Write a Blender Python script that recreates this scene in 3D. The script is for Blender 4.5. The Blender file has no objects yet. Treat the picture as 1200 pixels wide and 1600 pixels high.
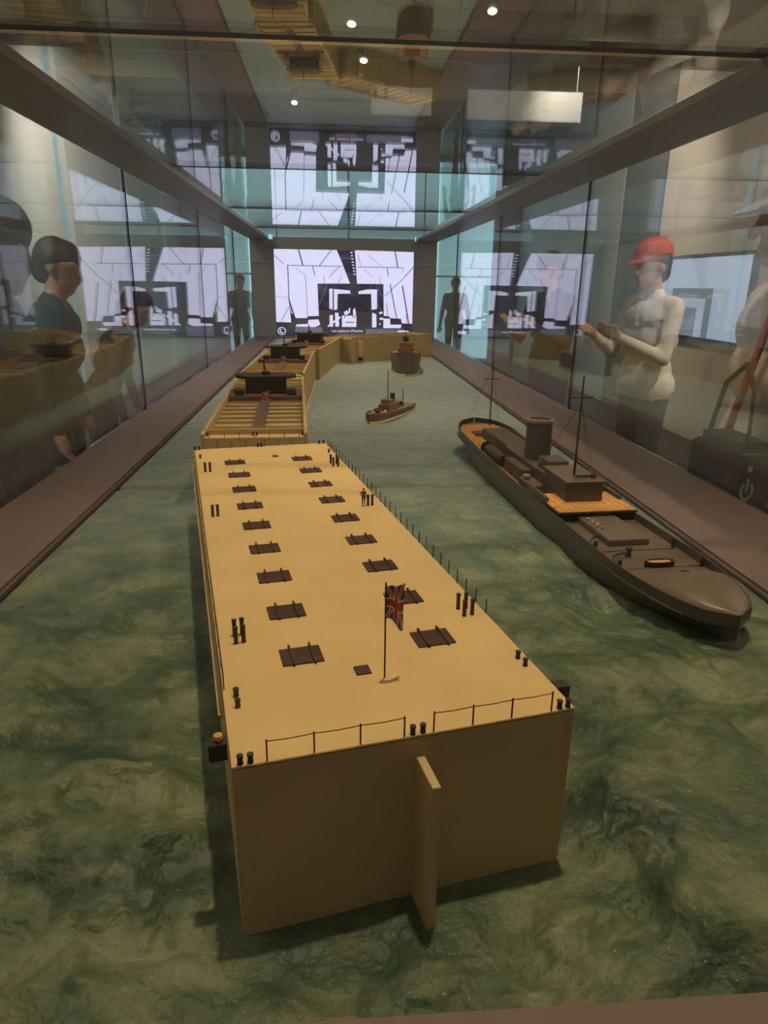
import bpy, bmesh, math, random
import numpy as np
from mathutils import Vector, Matrix, noise
random.seed(7)
sc = bpy.context.scene
col = sc.collection
S = 0.5            # one model unit (eye height above the sea) in metres
CZ = 1.6           # eye height above the floor
R_ = math.radians
def W(x, y, z): return Vector((x*S, y*S, CZ+z*S))

# ---------------------------------------------------------------- camera
PITCH, YAW, ROLL = .3222, .0764, .0129
fw = Vector((math.sin(YAW)*math.cos(PITCH), math.cos(YAW)*math.cos(PITCH), -math.sin(PITCH)))
rt = Vector((math.cos(YAW), -math.sin(YAW), 0)); up = rt.cross(fw)
rt2 = rt*math.cos(ROLL)+up*math.sin(ROLL); up2 = up*math.cos(ROLL)-rt*math.sin(ROLL)
cd = bpy.data.cameras.new('camera'); cam = bpy.data.objects.new('camera', cd); col.objects.link(cam)
cd.sensor_fit = 'VERTICAL'; cd.sensor_height = 24; cd.lens = 24*1066.14/1600; cd.clip_start = .02; cd.clip_end = 80
cam.matrix_world = Matrix(((rt2.x, up2.x, -fw.x, 0), (rt2.y, up2.y, -fw.y, 0), (rt2.z, up2.z, -fw.z, CZ), (0, 0, 0, 1)))
sc.camera = cam
# ---------------------------------------------------------------- world, exposure
w = bpy.data.worlds.new('world'); sc.world = w; w.use_nodes = True
w.node_tree.nodes['Background'].inputs[0].default_value = (.55, .62, .72, 1)
w.node_tree.nodes['Background'].inputs[1].default_value = .10
sc.view_settings.view_transform = 'Standard'; sc.view_settings.look = 'None'
sc.view_settings.gamma = 1; sc.view_settings.use_curve_mapping = False
sc.view_settings.exposure = 0
sc.cycles.max_bounces = 10; sc.cycles.transparent_max_bounces = 24; sc.cycles.glossy_bounces = 6
sc.cycles.diffuse_bounces = 3; sc.cycles.sample_clamp_indirect = 4
sc.cycles.use_denoising = True

# ---------------------------------------------------------------- materials
def lin(c): return tuple(((v/255)/12.92 if v <= 10 else ((v/255+.055)/1.055)**2.4) for v in c)
def mat(name, c, rough=.6, metal=0, spec=.5, var=.12, scale=30, bump=0, emit=None, es=1.0, coat=0):
    m = bpy.data.materials.new(name); m.use_nodes = True
    n = m.node_tree.nodes; l = m.node_tree.links; b = n['Principled BSDF']
    b.inputs['Roughness'].default_value = rough; b.inputs['Metallic'].default_value = metal
    b.inputs['Specular IOR Level'].default_value = spec; b.inputs['Coat Weight'].default_value = coat
    tc = n.new('ShaderNodeTexCoord'); no = n.new('ShaderNodeTexNoise'); no.inputs['Scale'].default_value = scale
    no.inputs['Detail'].default_value = 4
    l.new(tc.outputs['Object'], no.inputs['Vector'])
    r = n.new('ShaderNodeValToRGB'); r.color_ramp.elements[0].position = .3; r.color_ramp.elements[1].position = .7
    r.color_ramp.elements[0].color = (*[v*(1-var) for v in c], 1); r.color_ramp.elements[1].color = (*[min(1, v*(1+var)) for v in c], 1)
    l.new(no.outputs['Fac'], r.inputs['Fac']); l.new(r.outputs['Color'], b.inputs['Base Color'])
    if bump:
        bp = n.new('ShaderNodeBump'); bp.inputs['Strength'].default_value = bump; bp.inputs['Distance'].default_value = .01
        l.new(no.outputs['Fac'], bp.inputs['Height']); l.new(bp.outputs['Normal'], b.inputs['Normal'])
    if emit:
        b.inputs['Emission Color'].default_value = (*emit, 1); b.inputs['Emission Strength'].default_value = es
    return m
def glass_mat(name, ior, tint):
    m = bpy.data.materials.new(name); m.use_nodes = True
    n = m.node_tree.nodes; l = m.node_tree.links; n.clear()
    out = n.new('ShaderNodeOutputMaterial'); mx = n.new('ShaderNodeMixShader')
    tr = n.new('ShaderNodeBsdfTransparent'); tr.inputs[0].default_value = (*tint, 1)
    gl = n.new('ShaderNodeBsdfGlossy'); gl.inputs['Roughness'].default_value = 0; gl.inputs[0].default_value = (.97, 1, 1, 1)
    ge = n.new('ShaderNodeNewGeometry'); mi = n.new('ShaderNodeMix'); fr = n.new('ShaderNodeFresnel')
    mi.inputs[2].default_value = ior; mi.inputs[3].default_value = 1/ior
    l.new(ge.outputs['Backfacing'], mi.inputs[0]); l.new(mi.outputs[0], fr.inputs['IOR'])
    l.new(fr.outputs[0], mx.inputs[0]); l.new(tr.outputs[0], mx.inputs[1]); l.new(gl.outputs[0], mx.inputs[2]); l.new(mx.outputs[0], out.inputs[0])
    return m
M = {}
M['deck'] = mat('ochre_deck', (.66, .49, .235), .75, var=.05, scale=14, bump=.05)
M['body'] = mat('ochre_concrete', (.54, .42, .225), .8, var=.06, scale=10, bump=.05)
M['brown'] = mat('dark_brown_paint', (.052, .026, .020), .7)
M['dark'] = mat('near_black_paint', (.028, .022, .02), .6)
M['gun'] = mat('gun_tower_grey', (.05, .042, .038), .8)
M['plat'] = mat('purple_brown_platform', (.16, .10, .085), .8)
M['cord'] = mat('rail_cord', (.12, .07, .03), .8)
M['hull'] = mat('ship_dark_grey', (.065, .058, .05), .38, var=.08, coat=.2)
M['shipdeck'] = mat('ship_deck_grey', (.13, .105, .085), .4, var=.08)
M['house'] = mat('ship_house_grey', (.085, .072, .062), .5)
M['wood'] = mat('orange_deck_boards', (.62, .33, .10), .6, var=.15, scale=60)
M['funnel'] = mat('funnel_grey', (.075, .075, .075), .45)
M['rim'] = mat('funnel_rim', (.28, .25, .2), .4)
M['red'] = mat('red_paint', (.45, .05, .04), .6)
M['white'] = mat('white_paint', (.75, .72, .68), .6)
M['navy'] = mat('navy_cloth', (.04, .04, .14), .8)
M['rust'] = mat('red_brown_superstructure', (.14, .075, .055), .7, scale=80)
M['cream'] = mat('cream_boot_stripe', (.55, .45, .28), .7)
M['ledge'] = mat('brown_grey_ledge', (.17, .125, .125), .45, var=.04, scale=20)
M['frame'] = mat('charcoal_frame', (.20, .195, .215), .42, var=.05)
M['endpanel'] = mat('blue_grey_end_panel', (.34, .36, .42), .5, var=.03)
M['edge'] = mat('black_gasket', (.012, .011, .012), .6)
M['brass'] = mat('brass_trim', (.70, .48, .22), .45, metal=.1)
M['tie'] = mat('pale_tie_bar', (.6, .6, .6), .4)
M['glass'] = glass_mat('showcase_glass', 2.0, (.985, .995, .99))
M['floor'] = mat('dark_floor', (.035, .032, .032), .35, scale=4)
M['ceil'] = mat('brown_ceiling', (.46, .38, .29), .8, scale=3)
M['beam'] = mat('ceiling_beam', (.26, .21, .16), .8)
M['panel'] = mat('beige_grey_panel', (.50, .49, .45), .6, var=.03, scale=3)
M['gap'] = mat('dark_gap', (.03, .03, .035), .7)
M['warm'] = mat('warm_beige_wall', (.62, .52, .42), .7, var=.04, scale=3)
M['slate'] = mat('slate_soffit', (.17, .18, .19), .8, scale=3)
M['cyan'] = mat('backlit_cyan_glass', (.3, .5, .52), .4, var=.1, scale=1.2, emit=(.26, .50, .55), es=1.6)
M['cyan2'] = mat('cyan_light_strip', (.2, .35, .4), .4, emit=(.10, .24, .30), es=.8)
M['scr'] = mat('screen_dark', (.02, .018, .03), .4, emit=(.035, .028, .06), es=.7)
M['scrw'] = mat('screen_white', (.1, .1, .1), .4, var=0, emit=(.76, .71, 1.0), es=1.5)
M['scro'] = mat('screen_cream', (.1, .1, .1), .4, var=0, emit=(.8, .5, .35), es=.8)
M['scrg'] = mat('screen_slate', (.1, .1, .1), .4, var=0, emit=(.20, .19, .33), es=.8)
M['lamp'] = mat('lamp_glow', (1, 1, 1), .5, var=0, emit=(1, .82, .5), es=60)
M['sign'] = mat('lit_sign_face', (.22, .21, .19), .7, var=.03, emit=(.55, .47, .38), es=.38)

# ---------------------------------------------------------------- helpers
class MB:
    def __init__(s): s.v = []; s.f = []; s.m = []
    def add(s, vs, fs, m=0):
        k = len(s.v); s.v += [tuple(v) for v in vs]; s.f += [[i+k for i in f] for f in fs]; s.m += [m]*len(fs); return s
    def box(s, x0, x1, y0, y1, z0, z1, m=0):
        return s.add([(x0,y0,z0),(x1,y0,z0),(x1,y1,z0),(x0,y1,z0),(x0,y0,z1),(x1,y0,z1),(x1,y1,z1),(x0,y1,z1)],
                     [(0,3,2,1),(4,5,6,7),(0,1,5,4),(1,2,6,5),(2,3,7,6),(3,0,4,7)], m)
    def prism(s, poly, z0, z1, m=0):   # counter-clockwise outline
        n = len(poly)
        return s.add([(x,y,z0) for x,y in poly]+[(x,y,z1) for x,y in poly],
                     [tuple(reversed(range(n))), tuple(range(n,2*n))]+[(i,(i+1)%n,(i+1)%n+n,i+n) for i in range(n)], m)
    def tube(s, pts, r, n=8, m=0, cap=True):
        pts = [Vector(p) for p in pts]; rs = r if isinstance(r, (list, tuple)) else [r]*len(pts)
        vs = []; k = len(pts)
        for i, p in enumerate(pts):
            d = (pts[min(i+1,k-1)]-pts[max(i-1,0)])
            d = d.normalized() if d.length > 1e-9 else Vector((0,0,1))
            a = d.cross(Vector((0,0,1)) if abs(d.z) < .95 else Vector((1,0,0))).normalized(); b = d.cross(a)
            vs += [p+(a*math.cos(t)+b*math.sin(t))*rs[i] for t in [2*math.pi*j/n for j in range(n)]]
        fs = [(i*n+j, i*n+(j+1)%n, (i+1)*n+(j+1)%n, (i+1)*n+j) for i in range(k-1) for j in range(n)]
        if cap: fs += [tuple(reversed(range(n))), tuple(range((k-1)*n, k*n))]
        return s.add(vs, fs, m)
    def lathe(s, prof, c=(0,0,0), n=16, m=0, sx=1, sy=1):
        vs = [(c[0]+r*sx*math.cos(2*math.pi*j/n), c[1]+r*sy*math.sin(2*math.pi*j/n), c[2]+z) for r, z in prof for j in range(n)]
        k = len(prof)
        fs = [(i*n+j, i*n+(j+1)%n, (i+1)*n+(j+1)%n, (i+1)*n+j) for i in range(k-1) for j in range(n)]
        fs += [tuple(reversed(range(n))), tuple(range((k-1)*n, k*n))]
        return s.add(vs, fs, m)
    def build(s, name, m, parent=None, scale=S, bevel=0, smooth=False, kind=None, label=None, origin=None):
        me = bpy.data.meshes.new(name); o0 = Vector(origin) if origin else Vector((0,0,0))
        me.from_pydata([tuple((Vector(v)-o0)*scale) for v in s.v], [], s.f)
        bm = bmesh.new(); bm.from_mesh(me)
        bmesh.ops.recalc_face_normals(bm, faces=bm.faces)
        if bevel: bmesh.ops.bevel(bm, geom=bm.edges[:], offset=bevel*scale, segments=2, affect='EDGES', clamp_overlap=True)
        bm.to_mesh(me); bm.free()
        for mm in (m if isinstance(m, list) else [m]): me.materials.append(mm)
        if isinstance(m, list) and not bevel:
            me.polygons.foreach_set('material_index', s.m)
        if smooth: me.polygons.foreach_set('use_smooth', [True]*len(me.polygons))
        o = bpy.data.objects.new(name, me); col.objects.link(o); o.location = o0*scale
        if parent: o.parent = parent
        if kind: o['kind'] = kind
        if label: o['label'] = label
        return o
def tag(o, label, cat, group=None):
    o['label'] = label; o['category'] = cat
    if group: o['group'] = group
    return o
def thing(name, label, cat, loc=(0,0,0), rz=0, group=None):
    o = bpy.data.objects.new(name, None); col.objects.link(o); o.empty_display_size = .05
    o.location = loc; o.rotation_euler = (0,0,rz); return tag(o, label, cat, group)
def copy_tree(o, parent=None):
    c = o.copy(); col.objects.link(c); c.parent = parent
    for ch in list(o.children): copy_tree(ch, c)
    return c
def struct(name, mb, m, **k):
    return mb.build(name, m, kind='structure', **k)

# ---------------------------------------------------------------- room shell (metres)
CEIL = 4.3; YB = 15.0; XLW = -3.0; XRW = 3.9; YN = -3.5
struct('floor', MB().box(XLW-.2, XRW+.2, YN-.2, YB+.4, -.1, 0), M['floor'], scale=1)
ceiling = struct('ceiling', MB().box(XLW-.2, XRW+.2, YN-.2, YB+.4, CEIL, CEIL+.1), M['ceil'], scale=1)
for y in [2.2, 4.6, 6.4, 8.2, 10.0, 12.0]:
    MB().box(XLW, XRW, y, y+.35, CEIL-.28, CEIL-.001).build('ceiling_beam', M['beam'], ceiling, 1, kind='structure')
MB().box(-2.6, 3.4, YB-2.2, YB-1.9, 3.55, CEIL-.001).build('soffit', M['slate'], ceiling, 1, kind='structure')
wl = struct('wall_left', MB().box(XLW-.2, XLW-.1, YN, YB, 0, CEIL), M['gap'], scale=1)
for k in range(8):
    g0 = -3.3+2.4*k
    MB().box(XLW-.1, XLW, max(YN, g0+.17), min(YB, g0+2.23), 0.02, CEIL-.01).build('panel', M['panel'], wl, 1)
    MB().box(XLW-.1, XLW-.07, max(YN, g0+.03), min(YB, g0+.15), 0.02, CEIL-.01).build('light_strip', M['cyan2'], wl, 1)
wr = struct('wall_right', MB().box(XRW+.1, XRW+.2, YN, YB, 0, CEIL), M['gap'], scale=1)
for a, b, mm in ((-3.4, 1.5, 'warm'), (1.56, 5.0, 'warm'), (5.06, 6.4, 'panel'), (6.46, 8.5, 'warm'), (8.56, 9.7, 'slate'), (9.76, 12.4, 'panel'), (12.46, 14.9, 'panel')):
    MB().box(XRW, XRW+.1, a, b, .02, CEIL-.01).build('panel', M[mm], wr, 1)
wb = struct('wall_back', MB().box(XLW-.2, XRW+.2, YB, YB+.1, 0, CEIL), M['slate'], scale=1)
xs = [-2.15, -1.1, .35, 1.9, 3.35]
for a, b in zip(xs[:-1], xs[1:]):
    for z0, z1 in ((.1, 1.75), (1.79, 3.72)):
        MB().box(a+.02, b-.02, YB-.06, YB-.002, z0, z1).build('backlit_pane', M['cyan'], wb, 1)
struct('wall_near', MB().box(XLW-.2, XRW+.2, YN-.1, YN, 0, CEIL), M['slate'], scale=1)

# ---------------------------------------------------------------- display case
XL, XR, ZB, ZT, Y0, Y1 = -1.52, 2.0, -.985, .80, .30, 13.8
IL, IR = -1.11, 1.47
case = thing('display_case', 'long glass display case with charcoal frame holding the harbour model', 'display case', (0,0,0))
def cbox(name, x0, x1, y0, y1, z0, z1, m, bevel=0, label=None, parent=case):
    mb = MB().box(x0*S, x1*S, y0*S, y1*S, CZ+z0*S, CZ+z1*S)
    return mb.build(name, m, parent, 1, bevel, label=label)
MB().box(XL*S, XR*S, Y0*S, Y1*S, .08, CZ-1.14*S).build('plinth', M['frame'], case, 1, .004)
MB().box(XL*S+.06, XR*S-.06, Y0*S+.06, Y1*S-.06, 0, .08).build('toe_kick', M['edge'], case, 1)
for a, b in ((XL, IL), (IR, XR)):
    cbox('ledge', a, b, Y0, Y1, -1.14, ZB, M['ledge'], .006)
cbox('ledge', IL, IR, Y0, .70, -1.14, ZB, M['ledge'], .006)
cbox('ledge', IL, IR, 13.45, Y1, -1.14, ZB, M['ledge'], .006)
for a, b in ((IL, IL+.018), (IR-.018, IR)):
    cbox('gasket', a, b, .7, 13.45, -1.05, ZB-.012, M['edge'])
# top frame
for a, b in ((XL, -1.17), (1.60, XR)):
    cbox('top_rail', a, b, Y0, Y1, ZT-.03, ZT+.01, M['frame'])
cbox('top_rail', XL+.36, XR-.42, Y0, Y0+.05, ZT-.03, ZT+.01, M['frame'])
cbox('end_fascia', XL+.43, XR-.43, Y1-.06, Y1, .60, ZT+.01, M['endpanel'])
for a, b in ((XL, XL+.44), (XR-.44, XR)):
    cbox('end_post', a, b, Y1-.06, Y1-.005, ZB, ZT-.031, M['endpanel'])
for a, b in ((XL+.02, XL+.43), (XR-.43, XR-.02)):
    cbox('tie_bar', a, b, Y1-.10, Y1-.085, .36, .375, M['sign'] if 0 else M['tie'])
g = .008
seams = [Y0, 2.80, 5.72, 8.68, 11.62, Y1]
for a, b in zip(seams[:-1], seams[1:]):
    cbox('glass_pane', XL-.03, XL-.03+g*2, a+.012, b-.012, -1.0, ZT, M['glass'])
    cbox('glass_pane', XR+.03-g*2, XR+.03, a+.012, b-.012, -1.0, ZT, M['glass'])
    cbox('glass_pane', XL, XR, a+.012, b-.012, ZT+.012, ZT+.03, M['glass'])
cbox('glass_pane', XL, XR, Y0-.02, Y0-.004, -1.0, ZT, M['glass'])
cbox('glass_pane', XL, XR, Y1+.004, Y1+.02, -1.0, ZT, M['glass'])
for s_ in seams[1:-1]:
    for x in (XL-.03, XR+.012): cbox('seal', x, x+.018, s_-.010, s_+.010, -1.0, ZT, M['edge'])
    cbox('seal', XL, XR, s_-.024, s_+.024, ZT+.011, ZT+.031, M['edge'])
cbox('crossbar', XL, XR, 3.04, 3.08, ZT+.035, ZT+.062, M['edge'])
cbox('crossbar', XL, XR, 3.06, 3.10, ZT+.064, ZT+.084, M['brass'], label='brass-edged crossbar')  # gold colour stands in for a lit edge along the bar

# ---------------------------------------------------------------- painted plaster sea
def vnoise(x, y, seed):
    rs = np.random.RandomState(seed); T = rs.rand(128, 128)
    xi = np.floor(x).astype(int); yi = np.floor(y).astype(int); fx = x-xi; fy = y-yi
    fx = fx*fx*(3-2*fx); fy = fy*fy*(3-2*fy)
    a = T[xi%128, yi%128]; b = T[(xi+1)%128, yi%128]; c = T[xi%128, (yi+1)%128]; d = T[(xi+1)%128, (yi+1)%128]
    return a*(1-fx)*(1-fy)+b*fx*(1-fy)+c*(1-fx)*fy+d*fx*fy
def fbm(x, y, seed, o=4): return sum(vnoise(x*2**i, y*2**i, seed+i)*.5**i for i in range(o))/(2-.5**(o-1))
def sea_height(X, Y):
    warp = fbm(X*1.3+5, Y*1.3, 3)*1.6
    ph = (X*.80+Y*.60)*3.4+warp*2.6
    sw = 1-np.abs(np.sin(ph*1.0)); sw = sw**1.5
    big = .085*sw*np.clip(fbm(X*1.1, Y*1.1, 9)*2.4-.75, 0, 1)
    mid = .055*(1-np.abs(2*fbm(X*3.6, Y*3.6, 21)-1)*2.2)
    small = .020*np.abs(2*fbm(X*13, Y*12, 41)-1)
    near = np.clip((2.8-Y)/1.8, 0, 1)
    amp = .22+.78*near
    # keep the surface calm beside the near caisson
    c_, s_ = math.cos(.2129), math.sin(.2129)
    u = (X+.154)*c_+(Y-.84)*s_; v = -(X+.154)*s_+(Y-.84)*c_
    d = np.hypot(np.maximum(np.maximum(-u, u-.568), 0), np.maximum(np.maximum(-v, v-2.07), 0))
    calm = np.clip(d/.14, .12, 1)
    edge = np.clip(np.minimum(np.minimum(X-IL, IR-X), np.minimum(Y-.66, 13.5-Y))/.10, 0, 1)
    h_ = (big+mid+small-.02)*amp*calm
    return np.minimum(h_, .075)*edge+(edge-1)*.004
nx, ny = 300, 620
xs_ = np.linspace(IL+.004, IR-.004, nx); ys_ = .66+(13.46-.66)*(np.linspace(0, 1, ny)**2.0)
X, Y = np.meshgrid(xs_, ys_); Z = sea_height(X, Y)
joint = np.exp(-((Y-3.41)/.016)**2)*.022; Z = Z-joint-1.0
me = bpy.data.meshes.new('sea_surface')
vv = np.stack([X*S, Y*S, CZ+Z*S], -1).reshape(-1, 3)
idx = np.arange(nx*ny).reshape(ny, nx)
ff = np.stack([idx[:-1,:-1], idx[:-1,1:], idx[1:,1:], idx[1:,:-1]], -1).reshape(-1, 4)
me.from_pydata(vv.tolist(), [], ff.tolist()); me.polygons.foreach_set('use_smooth', [True]*len(ff))
sea = bpy.data.objects.new('sea_surface', me); col.objects.link(sea)
tag(sea, 'green painted plaster sea with low sculpted waves filling the case', 'model sea')
m = bpy.data.materials.new('painted_sea'); m.use_nodes = True; n = m.node_tree.nodes; l = m.node_tree.links; b = n['Principled BSDF']
tc = n.new('ShaderNodeTexCoord')
def nz(scale, detail=5, dist=0, sc3=(1,1,1)):
    mp = n.new('ShaderNodeMapping'); mp.inputs['Scale'].default_value = sc3; l.new(tc.outputs['Object'], mp.inputs[0])
    q = n.new('ShaderNodeTexNoise'); q.inputs['Scale'].default_value = scale; q.inputs['Detail'].default_value = detail; q.inputs['Distortion'].default_value = dist
    l.new(mp.outputs[0], q.inputs['Vector']); return q
def ramp(src, stops):
    r = n.new('ShaderNodeValToRGB'); e = r.color_ramp.elements
    for i, (p, c) in enumerate(stops):
        if i < 2: e[i].position = p; e[i].color = (*c, 1)
        else: q = e.new(p); q.color = (*c, 1)
    l.new(src, r.inputs[0]); return r
r1 = ramp(nz(9, 12, 0, (1, 1.25, 1)).outputs[0], [(.32, (.024, .062, .042)), (.68, (.172, .212, .122)), (.5, (.064, .112, .064))])
r2 = ramp(nz(22, 12, .1, (1, 1.4, 1)).outputs[0], [(.50, (0, 0, 0)), (.74, (1, 1, 1))])
mx = n.new('ShaderNodeMix'); mx.data_type = 'RGBA'; mx.inputs[7].default_value = (.34, .34, .22, 1)
sep = n.new('ShaderNodeMath'); sep.operation = 'MULTIPLY'; sep.inputs[1].default_value = .32; l.new(r2.outputs[0], sep.inputs[0])
l.new(sep.outputs[0], mx.inputs[0]); l.new(r1.outputs[0], mx.inputs[6])
# paler and bluer towards the far end
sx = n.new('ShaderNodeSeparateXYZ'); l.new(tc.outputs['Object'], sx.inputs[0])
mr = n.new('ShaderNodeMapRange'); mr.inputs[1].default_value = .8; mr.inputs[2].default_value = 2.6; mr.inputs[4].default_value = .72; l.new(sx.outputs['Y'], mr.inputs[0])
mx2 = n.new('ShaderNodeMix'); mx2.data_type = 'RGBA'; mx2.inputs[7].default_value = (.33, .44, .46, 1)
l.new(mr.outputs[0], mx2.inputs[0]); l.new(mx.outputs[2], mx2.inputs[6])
# tiny cream flecks
fl = ramp(nz(150, 2, 0, (1, 2, 1)).outputs[0], [(.73, (0, 0, 0)), (.78, (1, 1, 1))])
mx3 = n.new('ShaderNodeMix'); mx3.data_type = 'RGBA'; mx3.inputs[7].default_value = (.5, .48, .36, 1)
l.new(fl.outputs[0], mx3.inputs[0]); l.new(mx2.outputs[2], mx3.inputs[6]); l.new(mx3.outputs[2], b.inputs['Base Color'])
b.inputs['Roughness'].default_value = .45; b.inputs['Specular IOR Level'].default_value = .5
bp = n.new('ShaderNodeBump'); bp.inputs['Strength'].default_value = .9; bp.inputs['Distance'].default_value = .018
l.new(nz(26, 12, .1).outputs[0], bp.inputs['Height']); l.new(bp.outputs[0], b.inputs['Normal'])
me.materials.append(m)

# ---------------------------------------------------------------- flags
def flag(parent, x, y, z, w_, h_, rz=0, droop=.3, ph=0):
    nx_, ny_ = 30, 20; mb = MB(); vs = []
    ca, sa = math.cos(rz), math.sin(rz)
    for j in range(ny_+1):
        for i in range(nx_+1):
            u = i/nx_; v = j/ny_
            px = u*w_*(1-droop*.35); off = .22*w_*math.sin(u*7+v*2.2+ph)*u
            pz = (v-1)*h_-droop*h_*u*u*(1.1-v*1.2)+.12*h_*math.sin(u*6+ph)*u
            vs.append((x+px*ca-off*sa, y+px*sa+off*ca, z+pz))
    fs = []; ms = []
    for j in range(ny_):
        for i in range(nx_):
            u = (i+.5)/nx_*2-1; v = (j+.5)/ny_*2-1
            a = abs(abs(u)-abs(v)); c = 0
            if a < .22: c = 1
            if a < .09: c = 2
            if abs(u) < .2 or abs(v) < .3: c = 1
            if abs(u) < .12 or abs(v) < .18: c = 2
            k = j*(nx_+1)+i; fs.append((k, k+1, k+nx_+2, k+nx_+1)); ms.append(c)
    mb.v = vs; mb.f = fs; mb.m = ms
    o = mb.build('flag', [M['navy'], M['white'], M['red']], parent, smooth=True)
    o['label'] = 'small red, white and blue flag'
    s_ = o.modifiers.new('s', 'SOLIDIFY'); s_.thickness = .0006
    return o

# ---------------------------------------------------------------- near caisson
CW, CL, CH = .568, 2.075, .327
c1 = thing('concrete_caisson', 'nearest yellow caisson with flat hatched deck and flag', 'model caisson', W(-.154, .84, -1), .2129)
MB().box(0, CW, 0, CL, -.06, CH-.004).build('hull', M['body'], c1, bevel=.002)
MB().box(0, CW, 0, CL, CH-.004, CH).build('deck', M['deck'], c1, bevel=.001)
fin = MB(); fin.box(.285, .299, -.078, 0, -.05, CH-.038); fin.build('fin', M['body'], c1, bevel=.001)
# hatches: plate with two raised lugs
def hatch(parent, x, y):
    h = MB().box(-.039, .039, -.030, .030, 0, .003).build('hatch', M['brown'], parent)
    h.location = Vector((x, y, CH))*S
    for dx in (-.019, .021):
        MB().prism([(-.002, -.036), (.002, -.036), (.002, .036), (-.002, .036)], .001, .008).build('lug', M['brown'], h).location = (dx*S, 0, 0)
    return h
h0 = None
for xx in (.152, .417):
    for k in range(9):
        y = .286+k*.1905
        if h0 is None: h0 = hatch(c1, xx, y)
        else:
            h = copy_tree(h0, c1); h.location = Vector((xx, y, CH))*S
for x, y, a in ((.251, .206, .014), (.319, 1.878, .012)):
    MB().box(x-a, x+a, y-a, y+a, CH, CH+.003).build('small_hatch', M['brown'], c1)
def bollard_mesh(h):
    return MB().lathe([(.0048, 0), (.0048, .002), (.0042, .003), (.0042, h-.004), (.0052, h-.003), (.0052, h)], n=10).build('bollard', M['dark'], c1, smooth=False)
bs = bollard_mesh(.015); bt = bollard_mesh(.036)
def put(o, x, y, first=[set()]):
    if o.name in first[0]:
        o = o.copy(); col.objects.link(o)
    else: first[0].add(o.name)
    o.location = Vector((x, y, CH))*S
for x, y in [(.013,.006),(.028,.006),(.281,.006),(.298,.006),(.541,.006),(.557,.006),(.022,.152),(.022,.185),(.024,1.916),(.008,2.065),(.024,2.065),(.546,1.893),(.548,.172),(.549,.144),(.539,2.065),(.558,2.065),(.27,2.065),(.285,2.065)]: put(bs, x, y)
for x, y in [(.037,.368),(.052,.37),(.037,.400),(.052,.402),(.034,1.165),(.049,1.165),(.034,1.695),(.052,1.695),(.515,1.712),(.515,1.665),(.535,1.697),(.533,1.66),(.517,1.154),(.531,1.154),(.517,.396),(.535,.396),(.517,.361),(.536,.363)]: put(bt, x, y)
def post(parent, x, y, z0, h, r=.0014, m='brown'):
    MB().tube([(0,0,0), (0,0,h)], r, 6).build('rail_post', M[m], parent).location = Vector((x, y, z0))*S
for xs2 in ([.052,.123,.195,.266], [.315,.382,.451,.524]):
    for x in xs2: post(c1, x, .003, CH, .037)
    for a, b_ in zip(xs2[:-1], xs2[1:]):
        MB().tube([(a, .003, CH+.034), ((a+b_)/2, .003, CH+.0325), (b_, .003, CH+.034)], .0009, 5).build('rail_cord', M['cord'], c1)
for x in (.04,.10,.16,.22,.30,.36,.42): post(c1, x, CL-.004, CH, .03)
for k in range(31): post(c1, CW-.001, .36+k*.055, CH, .034)
for k in range(24): post(c1, .003, .21+k*.078, CH, .028, .0012)
MB().tube([(.003, .21+k*.078, CH+.026-.002*(k%2)) for k in range(24)], .0016, 5).build('rail_cord', M['brown'], c1)
MB().box(-.010, -.003, .2, 2.0, CH-.05, CH-.044).build('wale', M['body'], c1)
# corner brackets
def bracket(x, y, sgn, lamp):
    mb = MB().box(min(0, sgn*.028), max(0, sgn*.028), -.012, .012, -.034, -.004)
    o = mb.build('bracket', M['dark'], c1, bevel=.001); o.location = Vector((x, y, CH))*S
    if lamp: MB().lathe([(.006, 0), (.008, .004), (.007, .010), (.003, .012)], (sgn*.012, 0, -.003), 12).build('roller', M['wood'], o, label='orange roller')
bracket(-.003, .075, -1, True); bracket(CW+.003, .078, 1, False)
MB().tube([(.284, .174, CH), (.284, .174, CH+.187)], .0016, 6).build('flagpole', M['brown'], c1)
flag(c1, .285, .174, CH+.180, .040, .062, -.2129+.15, .5, .6)

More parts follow.
